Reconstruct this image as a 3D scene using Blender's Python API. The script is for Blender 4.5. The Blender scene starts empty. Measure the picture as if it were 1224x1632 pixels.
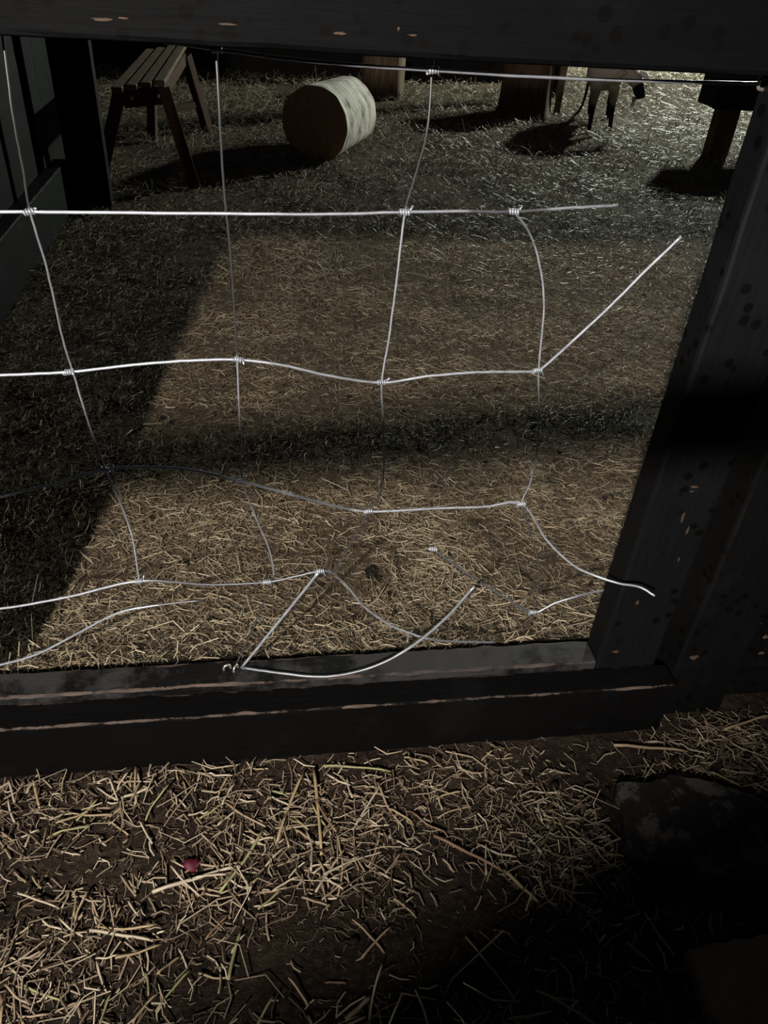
import bpy, bmesh, math, random
import numpy as np
from mathutils import Vector, Matrix
random.seed(7); rng = np.random.default_rng(11)
S = bpy.context.scene; COL = S.collection

# ------------------------------------------------------------------ camera
cam_d = bpy.data.cameras.new('camera'); cam = bpy.data.objects.new('camera', cam_d); COL.objects.link(cam)
cam_d.sensor_fit = 'VERTICAL'; cam_d.sensor_height = 24.0; cam_d.lens = 24.0*1226/1632
cam_d.clip_start = .02; cam_d.clip_end = 200
ex = Vector((.98946, -.13145, .06082)); eu = Vector((.03036, .5988, .80033)); eb = Vector((-.14162, -.79004, .59647))
M4 = Matrix((ex, eu, eb)).transposed().to_4x4(); M4.translation = (0, 0, 1.2)
cam.matrix_world = M4
S.camera = cam
# ------------------------------------------------------------------ world, lamps, exposure
wd = bpy.data.worlds.new('night'); S.world = wd; wd.use_nodes = True
bg = wd.node_tree.nodes['Background']; bg.inputs[0].default_value = (.80, .86, 1, 1); bg.inputs[1].default_value = .024
def lamp(name, loc, energy, col, size, kind='POINT'):
    l = bpy.data.lights.new(name, kind); l.energy = energy; l.color = col; l.shadow_soft_size = size
    o = bpy.data.objects.new(name, l); COL.objects.link(o); o.location = loc; return o
al = lamp('alley_lamp', (-.756, -1.284, 1.93), 660, (1, .90, .79), .032, 'SPOT')
al.data.spot_size = math.radians(78); al.data.spot_blend = 1.0
al.rotation_euler = (Vector((.38, 2.5, 0)) - Vector(al.location)).to_track_quat('-Z', 'Y').to_euler()
lamp('pen_floodlight', (6.2, 10.2, 2.6), 2000, (.91, 1, .85), .10)
S.view_settings.view_transform = 'Standard'; S.view_settings.look = 'None'
S.view_settings.exposure = 0; S.view_settings.gamma = 1; S.view_settings.use_curve_mapping = False

# ------------------------------------------------------------------ materials
class NT:
    def __init__(s, name, rough=.7, spec=.3, metal=0):
        m = bpy.data.materials.new(name); m.use_nodes = True; s.m = m; s.t = m.node_tree; s.n = s.t.nodes
        s.b = s.n['Principled BSDF']; s.b.inputs['Roughness'].default_value = rough
        s.b.inputs['Specular IOR Level'].default_value = spec; s.b.inputs['Metallic'].default_value = metal
        s.co = s.n.new('ShaderNodeTexCoord')
    def link(s, a, b): s.t.links.new(a, b)
    def mapping(s, sc, src='Object'):
        k = s.n.new('ShaderNodeMapping'); k.inputs['Scale'].default_value = sc; s.link(s.co.outputs[src], k.inputs[0]); return k.outputs[0]
    def noise(s, scale, detail=4, vec=None, rough=.6):
        k = s.n.new('ShaderNodeTexNoise'); k.inputs['Scale'].default_value = scale; k.inputs['Detail'].default_value = detail
        k.inputs['Roughness'].default_value = rough
        s.link(vec if vec is not None else s.co.outputs['Object'], k.inputs['Vector']); return k.outputs['Fac']
    def voro(s, scale, vec=None):
        k = s.n.new('ShaderNodeTexVoronoi'); k.inputs['Scale'].default_value = scale
        s.link(vec if vec is not None else s.co.outputs['Object'], k.inputs['Vector']); return k.outputs['Distance']
    def ramp(s, fac, stops):
        k = s.n.new('ShaderNodeValToRGB'); e = k.color_ramp.elements
        while len(e) < len(stops): e.new(.5)
        for q, (p, c) in zip(e, stops):
            q.position = p; q.color = (*c, 1) if isinstance(c, tuple) else (c, c, c, 1)
        s.link(fac, k.inputs[0]); return k.outputs[0]
    def mix(s, fac, a, b):
        k = s.n.new('ShaderNodeMix'); k.data_type = 'RGBA'
        s.link(fac, k.inputs[0])
        for v, i in ((a, 6), (b, 7)):
            if isinstance(v, tuple): k.inputs[i].default_value = (*v, 1)
            else: s.link(v, k.inputs[i])
        return k.outputs[2]
    def math(s, op, a, b=None):
        k = s.n.new('ShaderNodeMath'); k.operation = op
        for i, v in enumerate((a, b)):
            if v is None: continue
            if isinstance(v, (int, float)): k.inputs[i].default_value = v
            else: s.link(v, k.inputs[i])
        return k.outputs[0]
    def attr(s, name):
        k = s.n.new('ShaderNodeAttribute'); k.attribute_name = name; return k.outputs['Fac']
    def col(s, c):
        if isinstance(c, tuple): s.b.inputs['Base Color'].default_value = (*c, 1)
        else: s.link(c, s.b.inputs['Base Color'])
    def bump(s, h, strength=.4, dist=.01):
        k = s.n.new('ShaderNodeBump'); k.inputs['Strength'].default_value = strength; k.inputs['Distance'].default_value = dist
        s.link(h, k.inputs['Height']); s.link(k.outputs[0], s.b.inputs['Normal'])

def mat_paint(name, base, base2, bare, wear_lo, spots=False, rough=.6, spec=.13, scuff=(.56, .35, 3.2)):
    t = NT(name, rough, spec)
    grain = t.noise(6, 5, t.mapping((1.5, 22, 22)))
    c = t.ramp(grain, [(.3, base), (.75, base2)])
    w = t.math('ADD', t.math('MULTIPLY', t.attr('wear'), .46), t.noise(13, 6, t.mapping((1, 2.2, 2.2)), .7))
    barec = t.ramp(t.noise(30, 3, t.mapping((1, 8, 8))), [(.3, tuple(v*.55 for v in bare)), (.7, bare)])
    c = t.mix(t.ramp(w, [(wear_lo, 0.), (wear_lo+.05, 1.)]), c, barec)
    # scuffed greyish patches
    c2 = t.mix(t.ramp(t.noise(5, 6, None, .7), [(scuff[0], 0.), (scuff[0]+.1, scuff[1])]), c, tuple(min(1, v*scuff[2]) for v in base2))
    if spots:
        d = t.voro(34); c2 = t.mix(t.math('MULTIPLY', t.ramp(d, [(.22, 1.), (.30, 0.)]), t.ramp(t.noise(4, 2), [(.43, 0.), (.49, 1.)])), c2, (.0008, .0008, .0009))
    t.col(c2); t.bump(grain, .25, .004); return t.m
def mat_wood(name, dark, light, rough=.8, scale=(2, 24, 24), bump=.3):
    t = NT(name, rough, .2); g = t.noise(5, 6, t.mapping(scale), .65)
    t.col(t.ramp(g, [(.28, dark), (.72, light)])); t.bump(g, bump, .006); return t.m
def mat_straw(name, stops, rough=.5, spec=.35):
    t = NT(name, rough, spec); t.col(t.ramp(t.attr('tone'), stops)); return t.m

MAT = {}
MAT['gate'] = mat_paint('black_gate_paint', (.0010, .0013, .0018), (.0019, .0023, .0030), (.06, .04, .03), 1.06, True, scuff=(.56, .2, 3), spec=.07, rough=.7)
MAT['stile'] = mat_paint('black_stile_paint', (.0032, .0035, .0043), (.0050, .0054, .0065), (.09, .06, .045), 1.03, True, scuff=(.56, .2, 2))
MAT['beam'] = mat_paint('black_beam_paint', (.0012, .0012, .0014), (.0020, .0021, .0024), (.10, .076, .066), .90)
MAT['rail'] = mat_paint('worn_rail_paint', (.0022, .0023, .0027), (.0065, .0064, .0068), (.11, .08, .068), .86, scuff=(.44, .8, 5.5))
MAT['panel'] = mat_paint('black_panel_paint', (.0018, .0019, .0022), (.0032, .0034, .0038), (.11, .08, .058), 1.06, True)
MAT['wall'] = mat_paint('blue_black_board_paint', (.0022, .0027, .0038), (.0036, .0044, .0060), (.045, .037, .027), .99, spec=.11)
MAT['bare'] = mat_wood('bare_chip_wood', (.03, .02, .014), (.085, .056, .038))
MAT['bench_seat'] = mat_wood('bench_slat_wood', (.09, .065, .048), (.22, .165, .12), scale=(2, 30, 30))
MAT['bench_leg'] = mat_wood('bench_brown_paint', (.05, .024, .017), (.085, .042, .03))
MAT['timber'] = mat_wood('brown_timber', (.055, .034, .02), (.12, .078, .045), scale=(14, 14, 1.2))
MAT['stump'] = mat_wood('stump_wood', (.05, .032, .022), (.23, .165, .105), scale=(9, 9, 1))
MAT['trunk'] = mat_wood('trunk_bark', (.025, .014, .009), (.11, .07, .045), scale=(10, 10, 1), bump=.7)
MAT['cut'] = mat_wood('log_cut_end', (.26, .15, .085), (.44, .28, .17), scale=(4, 4, 4))
t = NT('pale_log_bark', .8, .2)
g = t.noise(3.2, 7, t.mapping((1.6, 1.6, 2.6)), .62)
t.col(t.ramp(g, [(.34, (.16, .145, .125)), (.45, (.62, .57, .51)), (.62, (.86, .80, .73)), (.74, (.34, .31, .27))])); t.bump(g, .8, .03); MAT['bark'] = t.m
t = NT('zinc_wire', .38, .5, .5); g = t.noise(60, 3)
t.col(t.mix(t.attr('wire_shade'), t.ramp(g, [(.3, (.30, .33, .39)), (.7, (.52, .56, .64))]), (.055, .055, .06))); MAT['wire'] = t.m  # shaded stretches of wire are painted darker through this attribute
t = NT('steel_bolt', .35, .5, .8); t.col((.6, .58, .54)); MAT['bolt'] = t.m
t = NT('soil', .9, .15)
g = t.noise(9, 8, None, .7); g2 = t.noise(70, 5, None, .7)
c = t.ramp(g, [(.3, (.008, .0056, .004)), (.5, (.022, .0155, .011)), (.75, (.05, .037, .026))])
c = t.mix(t.ramp(g2, [(.5, 0.), (.72, .8)]), c, (.07, .053, .038))
sp_ = t.n.new('ShaderNodeSeparateXYZ'); t.link(t.co.outputs['Object'], sp_.inputs[0])     # the pen floor is dusty with hay chaff, the alley is dark mud
dust = t.ramp(t.noise(26, 7, None, .75), [(.3, (.05, .036, .024)), (.55, (.115, .086, .060)), (.75, (.19, .15, .105))])
c = t.mix(t.ramp(sp_.outputs[1], [(.93, 0.), (1.0, 1.)]), c, dust); t.col(c)
t.bump(t.math('ADD', g, t.math('MULTIPLY', g2, .6)), 1.0, .03); MAT['soil'] = t.m
MAT['hay'] = mat_straw('hay_blades', [(0, (.06, .043, .028)), (.35, (.19, .148, .098)), (.7, (.36, .30, .205)), (1, (.56, .49, .36))], .40, .5)
MAT['straw'] = mat_straw('straw_stalks', [(0, (.045, .032, .022)), (.4, (.17, .132, .092)), (.8, (.34, .288, .21)), (1, (.52, .465, .365))], .5, .4)
def mat_stalk(name, c):
    t = NT(name, .5, .35); g = t.noise(40, 3, t.mapping((1, 6, 6))); t.col(t.ramp(g, [(.3, tuple(v*.65 for v in c)), (.7, c)])); return t.m
STALK = [mat_stalk('stalk_'+n, c) for n, c in (('pale', (.45, .395, .305)), ('gold', (.36, .28, .165)), ('tan', (.32, .245, .165)), ('green', (.28, .28, .14)), ('brown', (.21, .135, .085)))]
t = NT('dung', .65, .1); g = t.noise(90, 3); t.col(t.ramp(g, [(.3, (.006, .005, .004)), (.7, (.02, .015, .011))])); t.bump(g, .4, .003); MAT['dung'] = t.m
t = NT('slab_stone', .75, .3); g = t.noise(20, 8, None, .72)
t.col(t.ramp(g, [(.46, (.009, .0085, .0085)), (.52, (.013, .012, .012)), (.56, (.055, .052, .048)), (.75, (.08, .074, .068))])); t.bump(g, .5, .006); MAT['slab'] = t.m
t = NT('brown_paver', .85, .2); g = t.noise(14, 6); t.col(t.ramp(g, [(.3, (.13, .095, .07)), (.7, (.22, .17, .13))])); t.bump(g, .4, .004); MAT['paver'] = t.m
t = NT('crimson', .6, .3); g = t.noise(120, 3); t.col(t.ramp(g, [(.3, (.028, .002, .007)), (.7, (.11, .008, .027))])); MAT['red'] = t.m
t = NT('goat_coat', .85, .15)
sep = t.n.new('ShaderNodeSeparateXYZ'); t.link(t.co.outputs['Object'], sep.inputs[0])
zz = t.math('ADD', sep.outputs[2], t.math('MULTIPLY', t.noise(14, 4), .05))
t.col(t.ramp(zz, [(.215, (.008, .007, .006)), (.255, (.30, .275, .235))])); g = t.noise(90, 4, t.mapping((1, 1, .3))); t.bump(g, .6, .01); MAT['goat'] = t.m
def flat(name, c, rough=.8):
    t = NT(name, rough, .2); g = t.noise(50, 4); t.col(t.ramp(g, [(.3, tuple(v*.75 for v in c)), (.7, c)])); return t.m
MAT['goat_white'] = flat('goat_white_hair', (.62, .60, .56)); MAT['goat_dark'] = flat('goat_dark_hair', (.012, .011, .010), .6)
MAT['horn'] = flat('goat_horn', (.10, .085, .065)); MAT['rope'] = flat('dark_rope', (.025, .02, .015))
MAT['eye'] = flat('goat_eye', (.25, .17, .05), .2)
MAT['night'] = flat('dark_barn_boards', (.012, .010, .009))
MAT['trough'] = flat('dark_trough_boards', (.010, .011, .015))

# ------------------------------------------------------------------ helpers
def add(name, me, mat, parent=None, loc=None, rot=None, smooth=False):
    o = bpy.data.objects.new(name, me); COL.objects.link(o)
    if mat is not None and not me.materials: me.materials.append(mat)
    if smooth: me.polygons.foreach_set('use_smooth', [True]*len(me.polygons))
    if parent is not None: o.parent = parent
    if loc is not None: o.location = loc
    if rot is not None: o.rotation_euler = rot
    return o
def tag(o, label=None, cat=None, group=None, kind=None):
    for k, v in (('label', label), ('category', cat), ('group', group), ('kind', kind)):
        if v: o[k] = v
    return o
def thing(name, loc, label, cat, group=None, rot=None):
    o = bpy.data.objects.new(name, None); COL.objects.link(o); o.location = loc; o.empty_display_size = .05
    if rot: o.rotation_euler = rot
    return tag(o, label, cat, group)
def mesh(name, v, f):
    me = bpy.data.meshes.new(name); me.from_pydata([tuple(p) for p in v], [], f); me.update(); return me
def timber_mesh(size, bevel=.004, step=.05, rough=.0008, seed=0, lip=.012):
    """board with its long axis on local X, centred; chamfered edges carry a 'wear' value"""
    L, D, Hh = size; R = np.random.default_rng(seed); n = max(1, int(L/step)); b = bevel
    hd, hh = D/2, Hh/2; lp = min(lip, hd*.6, hh*.6)
    prof = []; wear = []
    for sy, sz, order in ((1, 1, 0), (-1, 1, 1), (-1, -1, 0), (1, -1, 1)):
        side = [(sy*hd, sz*(hh-b-lp), 0.), (sy*hd, sz*(hh-b), .8), (sy*(hd-b*.3), sz*(hh-b*.3), 1.), (sy*(hd-b), sz*hh, .8), (sy*(hd-b-lp), sz*hh, 0.)]
        if order: side = side[::-1]
        for y, z, w in side: prof.append((y, z)); wear.append(w)
    P = len(prof); V = []; Wv = []
    for i in range(n+1):
        x = -L/2 + L*i/n; e = (i == 0 or i == n)
        jy, jz = R.normal(0, rough, 2)
        for (y, z), w in zip(prof, wear):
            k = R.normal(0, rough*.6) if w > 0 else 0
            V.append((x, y + jy*.5 + (k*(-1 if y > 0 else 1)), z + jz*.5)); Wv.append(max(w, .12 if e else 0))
    F = []
    for i in range(n):
        for j in range(P):
            k = (j+1) % P; F.append((i*P+j, (i+1)*P+j, (i+1)*P+k, i*P+k))
    F.append(tuple(range(P))); F.append(tuple(n*P+j for j in reversed(range(P))))
    me = mesh('board', V, F)
    bm = bmesh.new(); bm.from_mesh(me); bmesh.ops.recalc_face_normals(bm, faces=bm.faces); bm.to_mesh(me); bm.free()
    a = me.attributes.new('wear', 'FLOAT', 'POINT'); a.data.foreach_set('value', Wv)
    return me
TS = [0]
def timber(name, x, y, z, mat, parent=None, axis='x', bevel=.004, step=.05, rough=.0008, origin=(0, 0, 0), rot=None, lip=.012):
    """board filling the box x=(x0,x1), y=(y0,y1), z=(z0,z1) (world), long axis = axis"""
    TS[0] += 1
    dx, dy, dz = x[1]-x[0], y[1]-y[0], z[1]-z[0]
    c = Vector(((x[0]+x[1])/2, (y[0]+y[1])/2, (z[0]+z[1])/2)) - Vector(origin)
    if axis == 'x': size, r = (dx, dy, dz), (0, 0, 0)
    elif axis == 'y': size, r = (dy, dx, dz), (0, 0, math.pi/2)
    else: size, r = (dz, dy, dx), (0, -math.pi/2, 0)
    if rot is not None:
        r = (Matrix.Rotation(rot[2], 3, 'Z') @ Matrix.Rotation(rot[1], 3, 'Y') @ Matrix.Rotation(rot[0], 3, 'X') @
             Matrix.Rotation(r[2], 3, 'Z') @ Matrix.Rotation(r[1], 3, 'Y')).to_euler()
    return add(name, timber_mesh(size, bevel, step, rough, TS[0], lip), mat, parent, c, r)
def bar(name, p, q, w, d, mat, parent, bevel=.003):
    """square bar from p to q (parent coordinates)"""
    TS[0] += 1; p, q = Vector(p), Vector(q); v = q-p
    o = add(name, timber_mesh((v.length, w, d), bevel, .12, .0004, TS[0], .006), mat, parent, (p+q)/2, v.to_track_quat('X', 'Z').to_euler()); return o
def spline(pts, per=8):
    P = [np.array(p, float) for p in pts]; P = [2*P[0]-P[1]] + P + [2*P[-1]-P[-2]]; out = []
    for i in range(1, len(P)-2):
        a, b, c, d = P[i-1:i+3]
        for k in range(per):
            t_ = k/per; out.append(.5*((2*b)+(-a+c)*t_+(2*a-5*b+4*c-d)*t_**2+(-a+3*b-3*c+d)*t_**3))
    out.append(P[-2]); return out
def tube_mesh(pts, rad, sides=7, close_ends=True):
    pts = [Vector(p) for p in pts]; n = len(pts); V = []; F = []
    rads = rad if isinstance(rad, (list, tuple)) else [rad]*n
    up = Vector((0, 0, 1))
    tan = (pts[1]-pts[0]).normalized()
    if abs(tan.dot(up)) > .9: up = Vector((0, 1, 0))
    N = (up - tan*up.dot(tan)).normalized()
    for i, p in enumerate(pts):
        tan = ((pts[min(i+1, n-1)]-pts[max(i-1, 0)])).normalized()
        N = (N - tan*N.dot(tan)).normalized(); B = tan.cross(N)
        for k in range(sides):
            a = 2*math.pi*k/sides; V.append(p + (N*math.cos(a)+B*math.sin(a))*rads[i])
    for i in range(n-1):
        for k in range(sides):
            j = (k+1) % sides; F.append((i*sides+k, i*sides+j, (i+1)*sides+j, (i+1)*sides+k))
    if close_ends: F.append(tuple(reversed(range(sides)))); F.append(tuple((n-1)*sides+k for k in range(sides)))
    return mesh('tube', V, F)

# ------------------------------------------------------------------ ground
_w = [(rng.uniform(.6, 2.2)*s, rng.uniform(0, 6.28), rng.uniform(0, 6.28), a) for s, a in ((1, .3), (1.6, .3), (3, .22), (4.5, .18), (8, .14), (12, .1), (17, .07))]
def gz(x, y):
    x = np.asarray(x, float); y = np.asarray(y, float); h = 0
    for k, p, q, a in _w: h = h + a*np.sin(k*x*1.1+p+.7*np.sin(k*y*.8))*np.sin(k*y+q)
    amp = .006 + .03*np.clip((y-1.6)/4, 0, 1)
    h = h*amp
    h = h + .20*np.exp(-((x-4.9)**2/1.6+(y-8.9)**2/1.4)) + .10*np.exp(-((x-3.6)**2/.8+(y-8.6)**2/.6))
    h = h + .12*np.clip((y-.975)/.02, 0, 1)*np.exp(-np.clip(y-.99, 0, 9)/.15)*(y > .975)
    return h
def build_floor():
    xs = np.concatenate([np.arange(-3, -.8, .1), np.arange(-.8, 1.4, .025), np.arange(1.4, 9.01, .1)])
    ys = np.concatenate([np.arange(-2.4, .2, .1), np.arange(.2, 2.4, .025), np.arange(2.4, 13.01, .1)])
    X, Y = np.meshgrid(xs, ys); Z = gz(X, Y)
    nx, ny = len(xs), len(ys); V = np.stack([X, Y, Z], -1).reshape(-1, 3)
    F = [(j*nx+i, j*nx+i+1, (j+1)*nx+i+1, (j+1)*nx+i) for j in range(ny-1) for i in range(nx-1)]
    return tag(add('floor', mesh('floor', V, F), MAT['soil'], smooth=True), 'trodden brown earth floor of the pen and alley', 'ground', kind='structure')
build_floor()
# ------------------------------------------------------------------ gate (timber frame with broken wire mesh)
GY0, GY1 = .909, .966
gate = thing('timber_gate', (.08, .937, 0), 'black timber gate with a torn galvanised wire mesh', 'gate')
O = tuple(gate.location)
kw = dict(parent=gate, origin=O)
timber('top_rail', (-.655, .728), (GY0, GY1), (1.102, 1.25), MAT['gate'], bevel=.006, **kw)
timber('added_top_board', (-.655, .728), (GY0+.004, GY1-.004), (1.253, 1.50), MAT['gate'], bevel=.006, **kw)  # unseen board, added to stop lamp light passing over the gate
timber('bottom_rail', (-.62, .583), (GY0, GY1-.002), (.014, .150), MAT['rail'], bevel=.004, step=.025, rough=.0012, lip=.006, **kw)
timber('stile', (.585, .704), (GY0, GY1), (.014, 1.100), MAT['stile'], axis='z', bevel=.006, **kw)
timber('stile', (-.66, -.50), (GY0, GY1), (.152, 1.100), MAT['gate'], axis='z', bevel=.006, **kw)
WIRES = {
 'H1': [(-0.292,.955, 1.111),(-0.136,.955, 1.103),(-0.045,.955, 1.096),(0.024,.955, 1.091),(0.105,.955, 1.088),(0.188,.955, 1.087),(0.341,.955, 1.086),(0.461,.955, 1.088),(0.576,.955, 1.091)],
 'H2': [(-0.359,.955, 0.923),(-0.266,.955, 0.925),(-0.125,.955, 0.927),(0.058,.955, 0.93),(0.169,.955, 0.935),(0.243,.955, 0.938),(0.306,.955, 0.939),(0.374,.955, 0.945),(0.439,.955, 0.95)],
 'H3': [(-0.414,.955, 0.714),(-0.344,.955, 0.719),(-0.259,.955, 0.723),(-0.186,.955, 0.732),(-0.106,.955, 0.739),(-0.041,.955, 0.74),(0.017,.955, 0.732),(0.085,.955, 0.715),(0.154,.955, 0.705),(0.217,.955, 0.714),(0.288,.955, 0.72),(0.374,.955, 0.721),(0.384,.955, 0.727),(0.409, 0.945, 0.765),(0.447, 0.935, 0.82),(0.484, 0.925, 0.879),(0.513, 0.915, 0.925)],
 'H4': [(-0.468,.955, 0.508),(-0.387,.955, 0.527),(-0.306,.955, 0.549),(-0.236,.955, 0.57),(-0.173,.955, 0.573),(-0.112,.955, 0.565),(-0.047,.955, 0.544),(0.014,.955, 0.522),(0.08,.955, 0.498),(0.146,.955, 0.481),(0.249,.955, 0.483),(0.331,.955, 0.483),(0.395,.955, 0.486),(0.447, 0.945, 0.417),(0.5, 0.92, 0.376),(0.557, 0.89, 0.367),(0.586, 0.865, 0.378),(0.606, 0.845, 0.375)],
 'H5': [(-0.524,.955, 0.295),(-0.436,.955, 0.31),(-0.328,.955, 0.329),(-0.216,.955, 0.356),(-0.111,.955, 0.342),(-0.015,.955, 0.342),(0.036,.955, 0.353),(0.082,.955, 0.361),(0.114,.955, 0.331),(0.149,.955, 0.276),(0.195,.955, 0.23),(0.237,.955, 0.203),(0.291,.955, 0.181),(0.4,.955, 0.168)],
 'H5b': [(0.258,.955, 0.399),(0.299,.955, 0.363),(0.348,.955, 0.321),(0.399,.955, 0.282),(0.456,.955, 0.241),(0.496,.955, 0.262),(0.54,.955, 0.278),(0.596, 0.968, 0.276)],
 'H6': [(-0.564,.955, 0.142),(-0.465,.955, 0.181),(-0.4,.955, 0.203),(-0.333,.955, 0.243),(-0.261,.955, 0.287),(-0.2,.955, 0.301),(-0.122,.955, 0.308)],
 'S1': [(-0.26,.955, 1.097),(-0.263,.955, 1.027),(-0.264,.955, 0.971),(-0.266,.955, 0.925),(-0.26,.955, 0.858),(-0.258,.955, 0.769),(-0.253,.955, 0.717),(-0.247,.955, 0.651),(-0.236,.955, 0.57),(-0.222,.955, 0.501),(-0.215,.955, 0.441),(-0.216,.955, 0.356)],
 'S2': [(-0.046,.955, 1.096),(-0.046,.955, 1.036),(-0.046,.955, 0.957),(-0.043,.955, 0.884),(-0.042,.955, 0.804),(-0.042,.955, 0.74),(-0.044,.955, 0.637),(-0.044,.955, 0.544),(-0.026,.955, 0.47),(-0.008,.955, 0.406),(-0.004,.955, 0.344),(-0.021,.955, 0.297),(-0.046,.955, 0.224),(-0.078,.955, 0.141)],
 'S3': [(0.189,.955, 1.097),(0.188,.955, 1.032),(0.178,.955, 0.977),(0.169,.955, 0.935),(0.165,.955, 0.856),(0.16,.955, 0.77),(0.154,.955, 0.705),(0.161,.955, 0.634),(0.166,.955, 0.557),(0.162,.955, 0.511),(0.147,.955, 0.481),(0.129,.955, 0.438),(0.108,.955, 0.387),(0.093,.955, 0.358)],
 'S4': [(0.306,.955, 0.939),(0.332,.955, 0.911),(0.352,.955, 0.871),(0.368,.955, 0.816),(0.378,.955, 0.723),(0.39,.955, 0.662),(0.401,.955, 0.586),(0.401,.955, 0.527),(0.395,.955, 0.486),(0.421,.955, 0.425),(0.447,.955, 0.355),(0.457,.955, 0.297),(0.459,.955, 0.241)],
 'B1': [(-0.065, 0.945, 0.151),(0.007,.955, 0.257),(0.072,.955, 0.362)],
 'B2': [(-0.064, 0.94, 0.156),(0.006, 0.919, 0.159),(0.082, 0.904, 0.161),(0.159, 0.905, 0.176),(0.224, 0.91, 0.213),(0.277, 0.905, 0.282),(0.32, 0.9, 0.362)],
}
KN = [(-.266, .925, 'H2'), (.169, .935, 'H2'), (.306, .939, 'H2'), (-.259, .723, 'H3'), (-.041, .74, 'H3'), (.154, .705, 'H3'), (.376, .722, 'H3'), (-.236, .57, 'H4'), (-.047, .544, 'H4'),
      (.146, .481, 'H4'), (.393, .486, 'H4'), (-.216, .356, 'H5'), (-.015, .342, 'H5'), (.072, .361, 'H5'), (.258, .399, 'H5b'), (.456, .241, 'H5b'), (.188, 1.087, 'H1'), (-.045, 1.096, 'H1')]
SHADE = {'H1': lambda x, z: .35, 'H2': lambda x, z: .85 if .25 < x < .35 else .0 if x < .0 else .35, 'H3': lambda x, z: .35 if .0 < x < .14 else 0, 'H4': lambda x, z: .65 if .03 < x < .12 else .1,  # shade painted along each wire, by position
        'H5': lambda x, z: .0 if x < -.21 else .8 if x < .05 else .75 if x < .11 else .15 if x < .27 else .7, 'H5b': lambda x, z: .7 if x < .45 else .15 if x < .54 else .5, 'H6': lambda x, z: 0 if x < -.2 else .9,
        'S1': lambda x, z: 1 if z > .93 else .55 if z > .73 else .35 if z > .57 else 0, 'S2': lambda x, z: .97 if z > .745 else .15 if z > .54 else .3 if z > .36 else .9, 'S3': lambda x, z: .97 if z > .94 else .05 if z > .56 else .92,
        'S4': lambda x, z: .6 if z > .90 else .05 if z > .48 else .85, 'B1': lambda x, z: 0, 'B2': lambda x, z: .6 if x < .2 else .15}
def wire_shade(me, k, c):
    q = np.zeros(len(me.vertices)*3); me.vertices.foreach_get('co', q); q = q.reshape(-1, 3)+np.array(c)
    a = me.attributes.new('wire_shade', 'FLOAT', 'POINT'); v_ = np.array([SHADE[k](p[0], p[2]) for p in q])
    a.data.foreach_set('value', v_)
wobj = {}
for k, pts in WIRES.items():
    if k in ('H1', 'H2', 'H3', 'H4', 'H5', 'H6'):                  # stapled to the back of the left stile
        a_, c_ = pts[0], pts[1]; sl = (c_[2]-a_[2])/(c_[0]-a_[0])
        pts = [(-.60, .9695, a_[2]-sl*(a_[0]+.60)*.6), (-.575, .9695, a_[2]-sl*(a_[0]+.575)*.6)] + ([] if a_[0] < -.5 else [a_]) + pts[1:]
    if k in ('S1', 'S2', 'S3'): pts = [(pts[0][0], .9695, 1.15), (pts[0][0], .9695, 1.112)] + pts[1:]
    sp = spline(pts, 7); hz = k[0] == 'H' or k[0] == 'B'
    R_ = np.random.default_rng(len(k)+len(pts))
    c = np.array(pts[0]); loc = [p-c + R_.normal(0, .00015, 3) for p in sp]
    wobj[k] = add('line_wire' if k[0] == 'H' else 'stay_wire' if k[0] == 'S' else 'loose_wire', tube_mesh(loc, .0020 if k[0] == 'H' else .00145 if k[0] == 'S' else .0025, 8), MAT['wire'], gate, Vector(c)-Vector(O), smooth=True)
    wire_shade(wobj[k].data, k, c)
def coil(r, pitch, turns, wr):
    n = int(turns*12); pts = [(pitch*(i/12) - pitch*turns/2, r*math.cos(i*math.pi/6), r*math.sin(i*math.pi/6)) for i in range(n+1)]
    pts = pts + [(pitch*turns/2+.003, r*2.2, r*1.8)]
    return tube_mesh(pts, wr, 6)
ckm = coil(.0029, .0032, 4, .0014)
for i, (x, z, k) in enumerate(KN):
    o = add('knot', ckm, MAT['wire'], wobj[k], Vector((x, .955, z))-Vector(O)-wobj[k].location, (random.uniform(0, 6), random.uniform(-.25, .25), random.uniform(-.2, .2)), smooth=True)
stm = tube_mesh(spline([(-.006, 0, -.012), (-.006, 0, .002), (-.003, 0, .0065), (.003, 0, .0065), (.006, 0, .002), (.006, 0, -.012)], 5), .0022, 8)
for x, y, rz in ((-.090, .945, .3), (-.075, .942, 1.0)):
    add('staple', stm, MAT['bolt'], gate, Vector((x, y, .152))-Vector(O), (0, 0, rz), smooth=True)
add('staple', stm, MAT['bolt'], gate, Vector((.583, .955, 1.091))-Vector(O), (0, math.pi/2*-1, .3), smooth=True)
def chip_mesh(w, h, seed, th=.0014):
    R_ = np.random.default_rng(seed); n = 11; V = []
    for zt in (0, -th):
        for i in range(n):
            a = 2*math.pi*i/n; q = R_.uniform(.6, 1.1) if zt == 0 else 1
            if zt == 0: V.append((math.cos(a)*w/2*q, zt, math.sin(a)*h/2*q))
            else: V.append((V[i][0], th, V[i][2]))
    F = [tuple(range(n))] + [tuple(n+i for i in reversed(range(n)))] + [(i, n+i, n+(i+1) % n, (i+1) % n) for i in range(n)]
    return mesh('chip', V, F)
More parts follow.
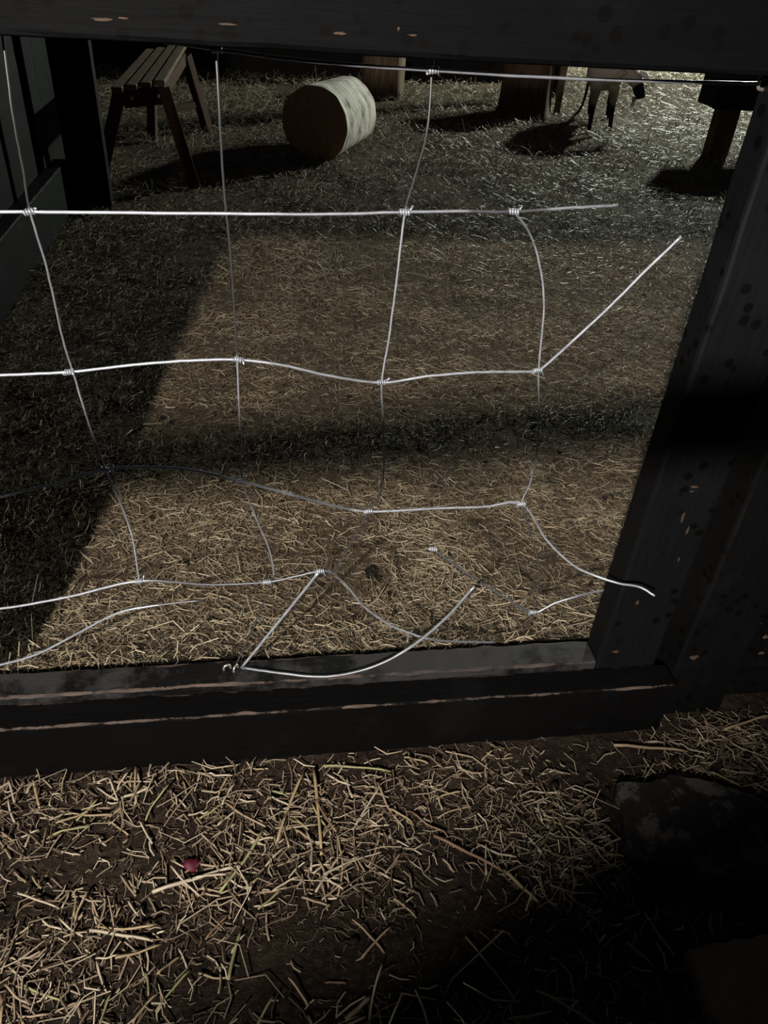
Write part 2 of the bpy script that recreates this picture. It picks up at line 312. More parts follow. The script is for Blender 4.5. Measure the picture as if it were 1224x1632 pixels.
for i, (x, z, w, h) in enumerate(((.651, .545, .014, .005), (.649, .536, .008, .003), (.650, .484, .005, .026), (.667, .457, .005, .018), (.623, .299, .006, .010), (.613, .176, .015, .008),
                                  (.671, .395, .003, .012), (-.15, 1.121, .022, .003), (-.13, 1.123, .012, .002), (-.03, 1.123, .018, .002), (.08, 1.121, .014, .003), (.155, 1.123, .012, .002), (.14, 1.128, .003, .004))):
    add('bare_patch', chip_mesh(w, h, i), MAT['bare'], gate, Vector((x, GY0-.0008, z))-Vector(O))

# sill beam lying in front of the gate
beam = timber('sill_beam', (-.72, .722), (.855, .907), (.004, .135), MAT['beam'], bevel=.0035, step=.02, rough=.0010, lip=.004)
tag(beam, 'black sill beam with worn brown edge lying along the gate bottom', 'beam')

# fixed post and boarded panel to the right of the gate, and its twin to the left
gp = timber('gate_post', (.737, .872), (.893, .99), (0, 1.72), MAT['panel'], axis='z', bevel=.006)
tag(gp, 'black square fence post standing right of the gate', 'post')
gp2 = timber('gate_post', (-.80, -.661), (.893, .99), (0, 1.72), MAT['panel'], axis='z', bevel=.006)
tag(gp2, 'black square fence post standing left of the gate, outside the view', 'post')
add('bare_patch', chip_mesh(.019, .013, 40), MAT['bare'], gp, None, None)
gp.children[0].location = gp.matrix_basis.inverted() @ Vector((.765, .8925, .165)); gp.children[0].rotation_euler = (0, math.pi/2, 0)
def panel(x0, x1, label):
    p = thing('board_fence', ((x0+x1)/2, .93, 0), label, 'fence'); Oo = tuple(p.location)
    x = x0; i = 0
    while x < x1-.02:
        w = min(.145, x1-x); timber('board', (x-.012*(i % 2), min(x1, x+w-.002+.014*(i % 2))), (.905+.016*(i % 2), .920+.015*(i % 2)), (.235, 1.6), MAT['panel'], p, 'z', origin=Oo); x += w; i += 1
    timber('rail', (x0+.005, x1), (.872, .903), (.150, .262), MAT['panel'], p, 'x', origin=Oo)
    timber('plinth_board', (x0, x1), (.905, .935), (.030, .225), MAT['panel'], p, 'x', origin=Oo)
    for xx in (x0+.26, x1-.1): timber('post', (xx-.04, xx+.04), (.937, 1.01), (0, 1.6), MAT['panel'], p, 'z', origin=Oo)
    return p
pr = panel(.876, 2.4, 'black boarded fence panel to the right of the gate post')
for i, (x, z, w, h) in enumerate(((.842, .243, .011, .010), (.850, .200, .012, .007))):
    add('bare_patch', chip_mesh(w, h, 60+i), MAT['bare'], pr, Vector((x+.03, .8712, z-.01))-pr.location)
panel(-2.5, -.8015, 'black boarded fence panel to the left of the gate, outside the view')

# added, unseen rail fence behind the photographer (it throws the dark bar across the pen) and an added, unseen plank screen by the lamp (it dims the right foreground)
af = thing('added_rail_fence', (0, -.30, 0), 'unseen rail fence added behind the viewpoint to cast a dark bar', 'fence'); Oa = tuple(af.location)
bar('top_rail', Vector((-2.0, -.28, 1.228))-Vector(Oa), Vector((1.3, -.28, 1.442))-Vector(Oa), .03, .055, MAT['panel'], af)
for x in (-1.7, 1.2): timber('post', (x-.05, x+.05), (-.40, -.30), (0, 1.42), MAT['panel'], af, 'z', origin=Oa)
timber('rail', (-1.649, 1.149), (-.35, -.325), (.25, .33), MAT['panel'], af, 'x', origin=Oa)

ps = thing('added_shade_screen', (0, -.92, 0), 'unseen plank screen added behind the viewpoint to shade the foreground', 'screen')
tops = [(-.645, 1.508), (-.61, 1.525), (-.56, 1.549), (-.519, 1.578), (-.46, 1.599), (-.30, 1.60), (-.14, 1.60), (.02, 1.60), (.18, 1.60), (.34, 1.60), (.50, 1.60)]
for (x0, z0), (x1, z1) in zip(tops[:-1], tops[1:]):
    V = [(x, y_, z) for y_ in (-.012, .012) for x, z in ((x0, 0), (x1-.0005, 0), (x1-.0005, z1), (x0, z0))]
    add('plank', mesh('plank', V, [(0, 1, 2, 3), (7, 6, 5, 4), (0, 4, 5, 1), (1, 5, 6, 2), (2, 6, 7, 3), (3, 7, 4, 0)]), MAT['panel'], ps)
timber('batten', (-.64, .49), (-.945, -.933), (.4, .5), MAT['panel'], ps, 'x', origin=tuple(ps.location))

# ------------------------------------------------------------------ left partition of the pen
pt = thing('stall_partition', (-1.0, 3.0, 0), 'blue-black slatted partition along the left side of the pen', 'partition'); Op = tuple(pt.location)
y = 1.05; i = 0
while y < 3.8:
    timber('slat', (-1.05, -1.015+.004*(i % 2)), (y, y+.198), (.10, 1.7), MAT['wall'], pt, 'z', origin=Op); y += .206 if i % 2 else .235; i += 1
timber('plinth_board', (-1.012, -.95), (1.02, 4.195), (.0, .245), MAT['wall'], pt, 'y', origin=Op, bevel=.006)
timber('end_post', (-.955, -.766), (4.20, 4.27), (0, 1.7), MAT['wall'], pt, 'z', origin=Op, bevel=.006)
timber('slat', (-1.10, -1.07), (3.74, 4.198), (.0, 1.7), MAT['wall'], pt, 'z', origin=Op)
timber('slat', (-1.05, -1.015), (3.99, 4.03), (.10, 1.7), MAT['wall'], pt, 'z', origin=Op)
for y in (4.2, 4.42, 4.64, 4.86): timber('slat', (-1.10, -1.07), (y, y+.218), (.0, 1.7), MAT['wall'], pt, 'z', origin=Op)
timber('rail', (-1.17, -1.102), (1.02, 4.27), (1.1, 1.2), MAT['wall'], pt, 'y', origin=Op)

# ------------------------------------------------------------------ bench
bn = thing('wooden_bench', (-.61, 5.35, 0), 'brown wooden bench with slatted seat and splayed legs', 'bench'); Ob = Vector(bn.location)
def loc(*p): return Vector(p)-Ob
for i in range(4):
    x0 = -.735+i*.0625; y0 = 4.44+i*.065; y1 = 5.98+i*.08
    z_ = .532+.004*i
    timber('seat_slat', (x0, x0+.054), (y0, y1), (z_-.026, z_), MAT['bench_seat'], bn, 'y', origin=tuple(Ob), bevel=.005)
bar('apron', loc(-.70, 4.60, .455), loc(-.52, 4.72, .462), .03, .085, MAT['bench_leg'], bn)
bar('apron', loc(-.70, 5.85, .455), loc(-.52, 6.0, .462), .03, .085, MAT['bench_leg'], bn)
bar('side_rail', loc(-.515, 4.70, .47), loc(-.50, 6.05, .475), .022, .07, MAT['bench_leg'], bn)
bar('side_rail', loc(-.715, 4.60, .465), loc(-.70, 5.9, .47), .022, .07, MAT['bench_leg'], bn)
bar('leg', loc(-.505, 4.68, .50), loc(-.385, 4.70, -.01), .055, .06, MAT['bench_leg'], bn)
bar('leg', loc(-.715, 4.58, .495), loc(-.90, 4.54, -.01), .055, .06, MAT['bench_leg'], bn)
bar('leg', loc(-.49, 6.05, .50), loc(-.385, 6.22, -.01), .055, .06, MAT['bench_leg'], bn)
bar('leg', loc(-.70, 5.88, .495), loc(-.725, 5.72, -.01), .055, .06, MAT['bench_leg'], bn)
bar('stretcher', loc(-.43, 6.14, .20), loc(-.715, 5.79, .18), .03, .04, MAT['bench_leg'], bn)
bm_ = tube_mesh([(0, 0, 0), (0, -.006, 0), (0, -.009, 0)], [.011, .011, .006], 10)
for p in ((-.665, 4.606, .46), (-.535, 4.694, .462)): add('bolt', bm_, MAT['bolt'], bn, loc(*p))

# ------------------------------------------------------------------ log, stump, trunk, trough
def rings(profile, sides, wob, seed, squash=None):
    """profile: list of (axis position, radius); axis = local Z"""
    R_ = np.random.default_rng(seed); ph = R_.uniform(0, 6.28, 6); V = []; F = []
    for z, r in profile:
        for k in range(sides):
            a = 2*math.pi*k/sides; q = 1+wob*(math.sin(2*a+ph[0])*.5+math.sin(3*a+ph[1]+z*2)*.4+math.sin(7*a+ph[2]+z*5)*.25+math.sin(13*a+ph[3])*.18)
            V.append((r*q*math.cos(a), r*q*math.sin(a), z))
    n = len(profile)
    for i in range(n-1):
        for k in range(sides):
            j = (k+1) % sides; F.append((i*sides+k, i*sides+j, (i+1)*sides+j, (i+1)*sides+k))
    return V, F
def log_like(name, base, axis, length, r0, r1, bark, cut, label, cat, seed, sides=36, wob=.05):
    t_ = thing(name, base, label, cat)
    rot = Vector(axis).to_track_quat('Z', 'Y').to_euler()
    prof = [(length*i/12, (r0+(r1-r0)*i/12)) for i in range(13)]
    V, F = rings(prof, sides, wob, seed)
    off = Vector((0, 0, 0)) if abs(Vector(axis).normalized().z) > .7 else Vector((0, 0, r0*.93))
    add('bark', mesh('bark', V, F), bark, t_, off, rot, smooth=True)
    for e in (0, 12):
        Vr = V[e*sides:(e+1)*sides]; z = prof[e][0]; s_ = -1 if e == 0 else 1
        Vc = list(Vr) + [(p[0]*.93, p[1]*.93, z+s_*.006) for p in Vr] + [(0, 0, z+s_*.008)]
        Fc = [(k, sides+k, sides+(k+1) % sides, (k+1) % sides) for k in range(sides)] + [(sides+k, 2*sides, sides+(k+1) % sides) for k in range(sides)]
        if e: Fc = [tuple(reversed(f)) for f in Fc]
        me = mesh('cut', Vc, Fc)
        add('cut_end', me, cut, t_, off, rot)
    return t_
lg = log_like('fallen_log', (.338, 5.50, 0), (.43, .88, 0), .60, .226, .215, MAT['bark'], MAT['cut'], 'short fallen log with pale bark lying on its side', 'log', 3, sides=72, wob=.032)
st = thing('tree_stump', (1.12, 8.02, 0), 'square-sided pale wooden stump standing behind the log', 'stump')
V, F = rings([(0, .205), (.1, .20), (.2, .198), (.3, .197), (.365, .194)], 40, .05, 8)
V = [(max(-.19, min(.19, x)), max(-.16, min(.16, y)), z) for x, y, z in V]
add('side', mesh('side', V, F), MAT['stump'], st, smooth=False)
Vt = V[-40:] + [(0, 0, .372)]; add('cut_top', mesh('top', Vt, [(k, (k+1) % 40, 40) for k in range(40)]), MAT['cut'], st)
tk = thing('wide_stump', (2.33, 7.45, 0), 'thick dark brown stump standing beside the goat', 'stump')
V, F = rings([(0, .27), (.06, .245), (.15, .235), (.25, .23), (.4, .225), (.53, .22)], 48, .06, 5)
add('bark', mesh('bark', V, F), MAT['trunk'], tk, smooth=True)
add('cut_top', mesh('top', V[-48:] + [(0, 0, .54)], [(k, (k+1) % 48, 48) for k in range(48)]), MAT['cut'], tk)
timber('stake', (2.61, 2.66), (7.42, 7.47), (0, .62), MAT['stump'], tk, 'z', origin=(2.33, 7.45, 0))
tr = thing('feed_trough', (3.9, 6.1, 0), 'dark feed trough on brown timber legs at the right', 'trough'); Ot = tuple(tr.location)
for x in (3.385, 4.45): timber('leg', (x, x+.16), (5.98, 6.09), (-.02, .355), MAT['timber'], tr, 'z', origin=Ot)
timber('floor_board', (3.33, 4.75), (5.97, 6.22), (.357, .385), MAT['trough'], tr, 'x', origin=Ot)
timber('side_board', (3.30, 4.75), (5.945, 5.969), (.340, .58), MAT['trough'], tr, 'x', origin=Ot)
timber('side_board', (3.33, 4.75), (6.221, 6.245), (.340, .58), MAT['trough'], tr, 'x', origin=Ot)
for x in (3.304, 4.751): timber('end_board', (x, x+.024), (5.971, 6.219), (.345, .58), MAT['trough'], tr, 'y', origin=Ot)

# back wall of the pen and dark post
def boards_wall(name, a, b, h, label):
    t_ = thing(name, ((a[0]+b[0])/2, (a[1]+b[1])/2, 0), label, 'wall'); t_['kind'] = 'structure'
    v = Vector((b[0]-a[0], b[1]-a[1], 0)); n = int(v.length/.22); u = v.normalized(); ang = math.atan2(u.y, u.x)
    me = [timber_mesh((h, .028, .25), .004, .8, .001, 900+q) for q in range(3)]
    for i in range(n):
        c = Vector((a[0], a[1], 0))+u*(i+.5)*v.length/n - Vector(t_.location)
        r = (Matrix.Rotation(ang, 3, 'Z') @ Matrix.Rotation(-math.pi/2, 3, 'Y')).to_euler()
        add('board', me[i % 3], MAT['night'], t_, c+Vector((0, -.031*(i % 2), h/2-.05)), r)
    return t_
boards_wall('wall_back', (-2.6, 8.95), (2.9, 9.3), 3.2, 'dark boarded wall closing the back of the pen')
boards_wall('wall_right', (8.6, 2.0), (8.6, 12.6), 2.2, 'dark boarded wall along the right of the pen')
boards_wall('wall_back_right', (3.2, 12.4), (8.6, 12.6), 2.2, 'dark boarded wall far behind the floodlit straw')
tag(timber('fence_post', (2.86, 2.97), (8.3, 8.4), (0, 1.5), MAT['night'], axis='z'), 'dark square post standing behind the goat', 'post')

# ------------------------------------------------------------------ goat
gt = thing('goat', (2.82, 6.98, 0), 'pale grey goat with black lower legs and lowered head', 'goat')
def skin(name, verts, edges, radii, mat, parent, root=0, sub=2):
    me = bpy.data.meshes.new(name); me.from_pydata(verts, edges, []); me.update()
    o = add(name, me, mat, parent)
    m = o.modifiers.new('skin', 'SKIN'); m.use_smooth_shade = True
    for i, r in enumerate(radii):
        sv = me.skin_vertices[0].data[i]; sv.radius = r if isinstance(r, tuple) else (r, r); sv.use_root = (i == root)
    s_ = o.modifiers.new('sub', 'SUBSURF'); s_.levels = sub; s_.render_levels = sub
    return o
gv = [(.19, .42, .44), (.10, .22, .43), (.0, .0, .44), (-.01, -.10, .44), (.06, -.20, .47), (.13, -.27, .45), (.165, -.31, .40), (.185, -.345, .345), (.195, -.36, .315),
      (-.09, -.10, .36), (-.085, -.11, .26), (-.09, -.13, .18), (-.092, -.145, .06), (-.098, -.165, .012),
      (.075, -.10, .36), (.08, -.115, .26), (.082, -.13, .18), (.086, -.15, .06), (.086, -.172, .012),
      (.11, .42, .36), (.10, .37, .26), (.115, .46, .17), (.11, .43, .06), (.11, .41, .012),
      (.27, .42, .36), (.275, .37, .26), (.29, .46, .17), (.285, .43, .06), (.285, .41, .012)]
ge = [(0, 1), (1, 2), (2, 3), (3, 4), (4, 5), (5, 6), (6, 7), (7, 8), (3, 9), (9, 10), (10, 11), (11, 12), (12, 13), (3, 14), (14, 15), (15, 16), (16, 17), (17, 18),
      (0, 19), (19, 20), (20, 21), (21, 22), (22, 23), (0, 24), (24, 25), (25, 26), (26, 27), (27, 28)]
gr = [(.125, .13), (.15, .16), (.155, .165), (.125, .14), .075, .062, .055, .04, .028, .062, .036, .024, .018, .022, .062, .036, .024, .018, .022, .07, .042, .024, .018, .022, .07, .042, .024, .018, .022]
skin('body', gv, ge, gr, MAT['goat'], gt, 1)
add('muzzle', tube_mesh(spline([(.165, -.318, .395), (.185, -.35, .345), (.197, -.372, .305), (.199, -.376, .296)], 4), [.035, .04, .044, .045, .044, .042, .040, .038, .036, .034, .028, .022, .01], 14), MAT['goat_dark'], gt, smooth=True)
for s_ in (-1, 1):
    add('ear', tube_mesh(spline([(.12+s_*.05, -.29, .46), (.12+s_*.10, -.30, .455), (.12+s_*.14, -.31, .42)], 4), [.01, .018, .022, .024, .024, .02, .016, .01, .003], 8), MAT['goat_white'] if s_ > 0 else MAT['goat'], gt, smooth=True)
    add('horn', tube_mesh(spline([(.11+s_*.022, -.275, .505), (.10+s_*.03, -.24, .55), (.10+s_*.04, -.19, .56)], 4), [.013, .013, .012, .011, .010, .008, .006, .004, .002], 8), MAT['horn'], gt, smooth=True)
    add('eye', tube_mesh([(.158+s_*.045, -.335, .415), (.158+s_*.051, -.338, .415), (.158+s_*.054, -.339, .415)], [.009, .008, .003], 8), MAT['eye'], gt, smooth=True)
add('beard', tube_mesh(spline([(.165, -.33, .30), (.16, -.335, .26), (.155, -.33, .215)], 4), [.016, .018, .018, .017, .015, .012, .009, .005, .002], 8), MAT['goat_white'], gt, smooth=True)
add('tail', tube_mesh(spline([(.24, .53, .50), (.26, .60, .53), (.265, .64, .50)], 4), [.022, .022, .02, .02, .018, .016, .013, .009, .003], 8), MAT['goat'], gt, smooth=True)
tag(add('tether_rope', tube_mesh(spline([(0, 0, .0), (.03, -.10, .012), (-.02, -.35, .13), (-.11, -.62, .27), (-.14, -.70, .335)], 6), .011, 8), MAT['rope'], None, (2.80, 7.58, .01), smooth=True), 'thin dark rope slanting down from the goat to the ground', 'rope')

# ------------------------------------------------------------------ slabs and scrap in the foreground
def slab(name, poly, z0, z1, mat, label, cat, seed):
    R_ = np.random.default_rng(seed); c = np.mean(poly, 0); P = []
    for i in range(len(poly)):
        a, b = np.array(poly[i]), np.array(poly[(i+1) % len(poly)]); m = max(2, int(np.linalg.norm(b-a)/.012))
        for k in range(m): P.append(a+(b-a)*k/m + R_.normal(0, .0018, 2) - c)
    n = len(P); V = [(*p, z0) for p in P] + [(*p, z1-.008) for p in P] + [(*(p*.975), z1) for p in P]
    F = [(i, (i+1) % n, n+(i+1) % n, n+i) for i in range(n)] + [(n+i, n+(i+1) % n, 2*n+(i+1) % n, 2*n+i) for i in range(n)] + [tuple(range(2*n, 3*n)), tuple(reversed(range(n)))]
    return tag(add(name, mesh(name, V, F), mat, None, (c[0], c[1], 0)), label, cat)
slab('stone_slab', [(.556, .60), (.66, .556), (.81, .505), (.95, .52), (.93, .60), (.83, .665), (.75, .715), (.69, .735), (.625, .722), (.585, .735)], -.01, .042, MAT['slab'], 'dark stone slab with pale worn patches in the right foreground', 'slab', 4)
slab('paving_block', [(.585, .20), (.93, .20), (.93, .455), (.72, .462), (.585, .456)], -.01, .03, MAT['paver'], 'dim brown paving block at the bottom right corner', 'paver', 5)
R_ = np.random.default_rng(9); V, F = rings([(0, .002), (.001, .008), (.004, .0115), (.008, .012), (.011, .010), (.0125, .005), (.013, .0008)], 14, .25, 12); F.append(tuple(84+k for k in range(14)))
tag(add('berry', mesh('berry', V, F), MAT['red'], None, (-.147, .668, float(gz(-.147, .668))+.002), (.3, .2, 0), smooth=True), 'small crimson berry among the straw in front of the gate', 'berry')

# ------------------------------------------------------------------ hay and straw
def strands(name, pos, yaw, pitch, length, width, bend, tone, mat, z_extra=0.0):
    """every strand is a bent three-sided stalk: 3 rings of 3 vertices"""
    N = len(pos); d = np.stack([np.cos(yaw)*np.cos(pitch), np.sin(yaw)*np.cos(pitch), np.sin(pitch)], 1)
    s = np.stack([-np.sin(yaw), np.cos(yaw), 0*yaw], 1); u = np.cross(d, s)
    V = np.zeros((N, 9, 3))
    off = [(0, -.9), (.866, .3), (-.866, .3)]
    for r_, tt in enumerate((-.5, .02, .5)):
        cpt = pos + d*(length*tt)[:, None] + s*((bend*(4*tt*tt-.5))*length)[:, None] + u*((.5-2*tt*tt)*np.abs(bend)*length*.4)[:, None]
        wr = width*(1 if r_ < 2 else .75)
        for k, (a, b) in enumerate(off):
            V[:, r_*3+k] = cpt + s*(wr*.55*a)[:, None] + u*(wr*-.4*b)[:, None]
    base = np.array([(r_*3+k, r_*3+(k+1) % 3, (r_+1)*3+(k+1) % 3, (r_+1)*3+k) for r_ in range(2) for k in range(3)])
    Fq = (base[None]+(np.arange(N)*9)[:, None, None]).reshape(-1, 4)
    me = bpy.data.meshes.new(name); nv = N*9; nf = len(Fq)
    me.vertices.add(nv); me.vertices.foreach_set('co', V.reshape(-1))
    me.loops.add(nf*4); me.loops.foreach_set('vertex_index', Fq.reshape(-1).astype(np.int32))
    me.polygons.add(nf); me.polygons.foreach_set('loop_start', (np.arange(nf)*4).astype(np.int32))
    try: me.polygons.foreach_set('loop_total', np.full(nf, 4, np.int32))
    except Exception: pass
    me.update(calc_edges=True)
    a = me.attributes.new('tone', 'FLOAT', 'POINT'); a.data.foreach_set('value', np.repeat(tone, 9).astype(np.float32))
    return add(name, me, mat)
def clumpy(x, y, s, seed):
    R = np.random.default_rng(seed); h = 0
    for q in range(7):
        k = R.uniform(.6, 1.6)*s; a = R.uniform(0, 6.28); p = R.uniform(0, 6.28); h = h + np.sin(k*(x*np.cos(a)+y*np.sin(a))+p + 1.3*np.sin(k*.6*(y*np.cos(a)-x*np.sin(a))))
    return h/7
def scatter(n, x0, x1, y0, y1, keep=None):
    P = np.zeros((0, 2))
    while len(P) < n:
        q = np.stack([rng.uniform(x0, x1, n), rng.uniform(y0, y1, n)], 1)
        if keep is not None: q = q[rng.uniform(0, 1, n) < keep(q[:, 0], q[:, 1])]
        P = np.concatenate([P, q])
    return P[:n]
def in_view(x, y, m=.25):
    """ground within the pen that the opening shows, with a wide margin for other viewpoints"""
    return ((x > -.945+.3*((y > 4.3)*-5)) & (x < .75+.62*(y-.9)+m+.35) & ((y < 8.9) | (x > 2.95)) & (x < 8.4)).astype(float)
def blades(specs):
    L = []
    for n, box, keep, lm, lsd, wm, pit, tmean, tsd, zr in specs:
        P = scatter(n, *box, keep); k = len(P)
        z = gz(P[:, 0], P[:, 1]) + rng.uniform(.0, zr, k)
        L.append((np.column_stack([P, z]), rng.uniform(0, 6.283, k), rng.normal(0, pit, k), np.clip(rng.lognormal(math.log(lm), lsd, k), lm*.3, lm*3.5),
                  wm*rng.uniform(.6, 1.4, k), rng.normal(0, .16, k), np.clip(rng.normal(tmean, tsd, k)+.13*clumpy(P[:, 0], P[:, 1], 9, 5), 0, 1)))
    return [np.concatenate(q) for q in zip(*L)]
kn = lambda x, y: in_view(x, y)*np.clip(.62+1.1*clumpy(x, y, 14, 3), .3, 1)
kf = lambda x, y: in_view(x, y)*np.clip(.75+.9*clumpy(x, y, 6, 4), .25, 1)
sp_hay = blades([
    (34000, (-.9, 1.5, .974, 1.75), kn, .018, .5, .0014, .25, .34, .26, .010),
    (2400, (-.9, 1.5, .974, 1.8), kn, .042, .4, .0024, .16, .66, .2, .016),
    (2200, (-.9, 1.5, .974, 1.75), kn, .024, .35, .0026, .2, .66, .24, .016),
    (2000, (-.95, 2.4, 1.75, 3.2), kn, .03, .35, .0026, .25, .66, .24, .02),
    (36000, (-.95, 2.4, 1.75, 3.2), kn, .024, .5, .0017, .28, .36, .26, .016),
    (26000, (-.95, 3.6, 3.2, 5.4), kf, .042, .5, .0026, .38, .42, .22, .030),
    (26000, (-1.6, 5.4, 5.4, 8.2), kf, .055, .5, .0036, .50, .45, .24, .045),
    (13000, (-1.6, 7.5, 8.2, 12.0), kf, .070, .5, .0055, .60, .45, .24, .06)])
tag(strands('hay_bedding', *sp_hay, MAT['hay']), 'loose trampled hay bedding covering the pen floor', 'hay', kind='stuff')

def fg_keep(x, y):
    d = np.clip(1.15-1.6*np.clip(x-.0, 0, 1)*np.clip((.62-y)/.12, 0, 1)*3, .05, 1)          # bare mud in the lower middle
    hole = 1-.9*np.exp(-(((x-.06)/.15)**2+((y-.50)/.085)**2)) - .75*np.exp(-(((x-.36)/.2)**2+((y-.46)/.09)**2))
    mudstrip = 1-.75*np.exp(-(((x-.66)/.12)**2+((y-.80)/.035)**2))
    off = ((x > .575) & (y < .47)) | ((x > .545) & (y < .745-.75*np.clip(x-.70, 0, 1)) & (y > .72-.33*np.clip(x-.18, 0, 9)-.06))
    return np.clip(hole*mudstrip*np.clip(.6+1.0*clumpy(x, y, 16, 8), .1, 1), 0.02, 1)*(~off)
sp_fg = blades([
    (14500, (-1.3, 1.5, .20, .85), fg_keep, .011, .5, .0018, .3, .22, .20, .005),
    (5600, (-1.3, 1.5, .20, .85), fg_keep, .022, .5, .0030, .3, .47, .27, .014),
    (720, (-1.3, 1.5, .20, .85), fg_keep, .055, .35, .0026, .18, .6, .2, .018),
    (900, (.6, 1.6, .6, .885), fg_keep, .03, .5, .0022, .25, .45, .22, .010)])
tag(strands('straw_litter', *sp_fg, MAT['straw']), 'chopped straw litter strewn over the earth before the gate', 'straw', kind='stuff')

# the largest stalks of the foreground, one object each
def stalk_mesh(L, w, bend, seed, kink=0):
    R = np.random.default_rng(seed); n = 7; pts = []
    for i in range(n):
        t_ = i/(n-1)-.5; pts.append((L*t_, L*bend*(.25-t_*t_) + (kink*L*max(0, t_-.1)), w*.3*math.sin(i*1.7)))
    rad = [w*.5*(1.12 if i in (2, 5) else 1)*(1-.25*i/n) for i in range(n)]
    return tube_mesh(pts, rad, 6)
SM = [[stalk_mesh(L, w, b, i*5+j, kk) for j, (b, kk) in enumerate(((.05, 0), (-.12, 0), (.2, 0), (.0, .35)))] for i, (L, w) in enumerate(((.030, .0032), (.045, .0036), (.065, .0036), (.09, .0038)))]
for row in SM:
    for me in row: me.polygons.foreach_set('use_smooth', [True]*len(me.polygons))
P = scatter(250, -.46, .98, .33, .85, lambda x, y: fg_keep(x, y)*np.clip(1.05-.55*np.clip(x/.5, 0, 1), .2, 1))
def zone(x, y):
    if (x-.147*-1)**2+(y-.668)**2 < .09**2: return 'near the crimson berry'
    if y > .755: return 'close in front of the sill beam' if x < .72 else 'below the right fence panel'
    if x > .45: return 'beside the dark stone slab'
    if x > .0 and y < .60: return 'on the bare mud in the lower middle'
    if x < .0 and y < .60: return 'in the lower left foreground'
    return 'in the straw left of centre' if x < .12 else 'in the straw right of centre'
CN = ('pale', 'golden', 'tan', 'greenish', 'brown'); LN = ('short', 'medium-length', 'long', 'very long'); BN = ('straight', 'slightly bent', 'curved', 'kinked')
def put_stalk(me, mi, x, y, z, yaw, pit, label, group):
    o = bpy.data.objects.new('straw_stalk', me); COL.objects.link(o)
    if not me.materials: me.materials.append(STALK[0])
    o.material_slots[0].link = 'OBJECT'; o.material_slots[0].material = STALK[mi]
    o.location = (x, y, z); o.rotation_euler = (0, pit, yaw); tag(o, label, 'straw', group); return o
for i, (x, y) in enumerate(P):
    s_ = int(rng.choice(4, p=[.42, .33, .17, .08])); bi = int(rng.integers(4)); me = SM[s_][bi]; mi_ = int(rng.choice(5, p=[.42, .2, .22, .1, .06])); pit = float(rng.normal(0, .16)); L = (.03, .045, .065, .09)[s_]
    put_stalk(me, mi_, x, y, float(gz(x, y))+.004+abs(math.sin(pit))*L*.45+rng.uniform(0, .006), float(rng.uniform(0, 6.28)), pit,
              f'{LN[s_]} {BN[bi]} {CN[mi_]} straw stalk {zone(x, y)}', 'loose straw stalks before the gate')
def stalk_between(a, b, w, mi, label, bend=.05):
    a, b = np.array(a), np.array(b); L = float(np.linalg.norm(b-a)); m = (a+b)/2; me = stalk_mesh(L, w, bend, int(L*9999)); me.polygons.foreach_set('use_smooth', [True]*len(me.polygons))
    put_stalk(me, mi, m[0], m[1], float(gz(*m))+.012, math.atan2(b[1]-a[1], b[0]-a[0]), .02, label, None)
stalk_between((0.246, 0.675), (0.347, 0.606), 0.0055, 4, 'long orange-brown stalk lying alone on the dark mud', 0.05)
stalk_between((0.347, 0.606), (0.393, 0.544), 0.006, 2, 'frayed tan stalk at the end of the long orange-brown one', 0.1)
stalk_between((0.264, 0.512), (0.317, 0.421), 0.003, 1, 'thin golden stalk slanting down in the dim lower middle', 0.05)
stalk_between((0.06, 0.627), (0.119, 0.653), 0.004, 0, 'pale forked twig arm pointing up right on bare mud', 0)
stalk_between((0.058, 0.625), (0.089, 0.602), 0.0042, 0, 'pale forked twig arm pointing down right on bare mud', 0)
stalk_between((0.056, 0.819), (0.059, 0.661), 0.006, 1, 'long golden stalk pointing from the sill beam to the mud', 0.03)
stalk_between((0.038, 0.814), (-0.013, 0.684), 0.0055, 1, 'curved golden stalk leaning beside the long golden one', -0.1)
stalk_between((0.106, 0.498), (0.155, 0.539), 0.004, 2, 'thin tan stalk on the darkest mud patch', 0.1)
stalk_between((0.617, 0.821), (0.755, 0.798), 0.006, 2, 'straight tan stalk lying by the right end of the sill beam', 0.05)
stalk_between((0.85, 0.838), (0.964, 0.866), 0.005, 2, 'tan stalk lying below the right fence panel', 0.05)
stalk_between((0.073, 0.824), (0.192, 0.804), 0.004, 3, 'greenish stalk lying parallel to the sill beam', 0.1)
stalk_between((-0.421, 0.843), (-0.399, 0.788), 0.005, 1, 'short yellow stalk by the left end of the sill beam', 0)
stalk_between((-0.269, 0.793), (-0.222, 0.81), 0.005, 0, 'pale stalk close under the sill beam at left', 0)
stalk_between((-0.201, 0.626), (-0.068, 0.657), 0.006, 0, 'long pale stalk below the crimson berry', 0.05)
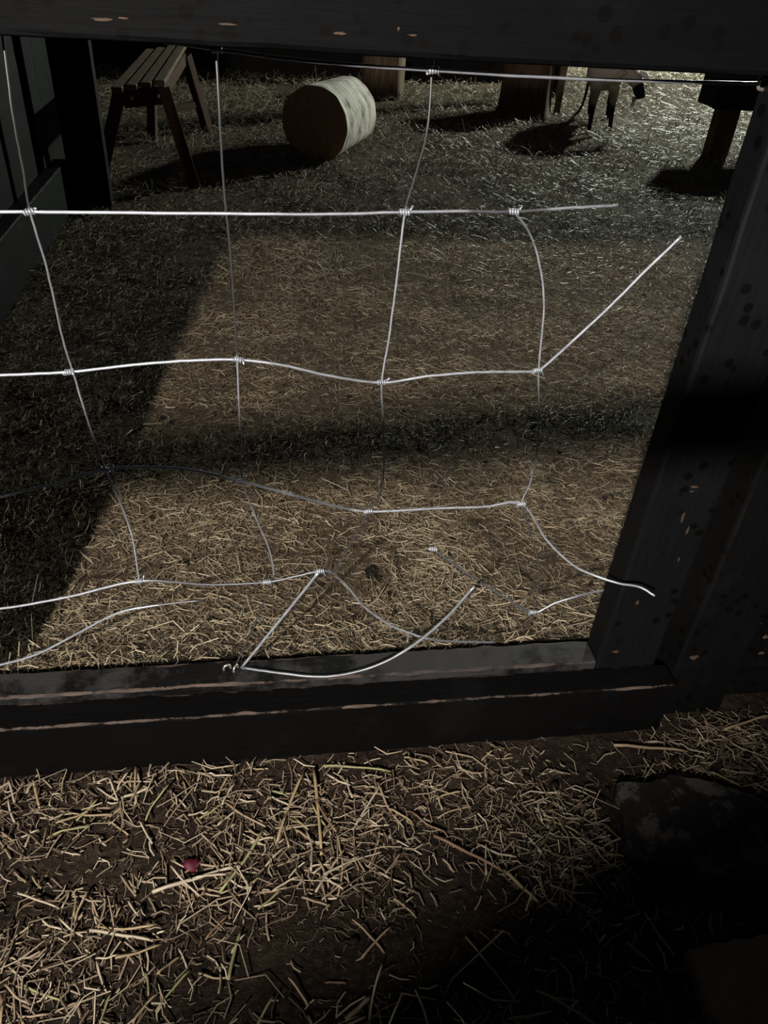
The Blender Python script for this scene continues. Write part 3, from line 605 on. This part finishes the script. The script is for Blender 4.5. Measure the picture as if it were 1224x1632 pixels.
stalk_between((-0.285, 0.579), (-0.193, 0.556), 0.005, 0, 'pale stalk lying level in the lower left', 0.03)
stalk_between((-0.083, 0.489), (-0.067, 0.556), 0.005, 3, 'green stalk standing out in the lower left straw', 0.1)
stalk_between((0.076, 0.422), (0.113, 0.447), 0.007, 2, 'broad tan blade at the bottom edge', 0)
stalk_between((-0.033, 0.713), (-0.101, 0.616), 0.005, 3, 'long greenish stalk bending past the berry', 0.12)
# ------------------------------------------------------------------ droppings
V, F = rings([(-.0062, .001), (-.0056, .003), (-.0035, .0048), (0, .0054), (.0035, .0048), (.0056, .003), (.0062, .001)], 10, .1, 2)
dme = mesh('pellet', V, F + [tuple(reversed(range(10))), tuple(60+k for k in range(10))]); dme.materials.append(MAT['dung']); dme.polygons.foreach_set('use_smooth', [True]*len(dme.polygons))
def pellet(x, y, sc, label, group):
    o = bpy.data.objects.new('dung_pellet', dme); COL.objects.link(o); o.location = (x, y, float(gz(x, y))+.0045*sc+.002); o.scale = (sc,)*3
    o.rotation_euler = (1.5+random.uniform(-.3, .3), random.uniform(-.3, .3), random.uniform(0, 6)); tag(o, label, 'dropping', group)
for x, y in [(0.667, 0.796), (0.872, 0.783), (0.793, 0.728), (0.553, 0.716), (0.573, 0.734), (0.515, 0.671), (0.54, 0.671), (0.472, 0.643), (0.516, 0.637), (0.481, 0.753), (0.534, 0.812), (0.86, 0.726)]:
    pellet(x, y, random.uniform(.95, 1.35), 'small dark dropping '+zone(x, y), 'droppings before the gate')
x, y = (0.217, 1.32); pellet(x, y, 2.3, 'large round dark dropping on the hay below the wires', None)
for x, y in scatter(70, -.55, 1.0, 1.05, 2.3, in_view):
    pellet(x, y, random.uniform(.8, 1.3), ('small dark dropping on the hay just behind the gate, ' if y < 1.5 else 'small dark dropping deeper in the pen, ')+('at left' if x < -.1 else 'at right' if x > .5 else 'in the middle'), 'droppings in the pen')
for x, y in scatter(22, -.4, .95, .5, .83, fg_keep):
    pellet(x, y, random.uniform(.7, 1.1), 'small dark dropping '+zone(x, y), 'droppings before the gate')
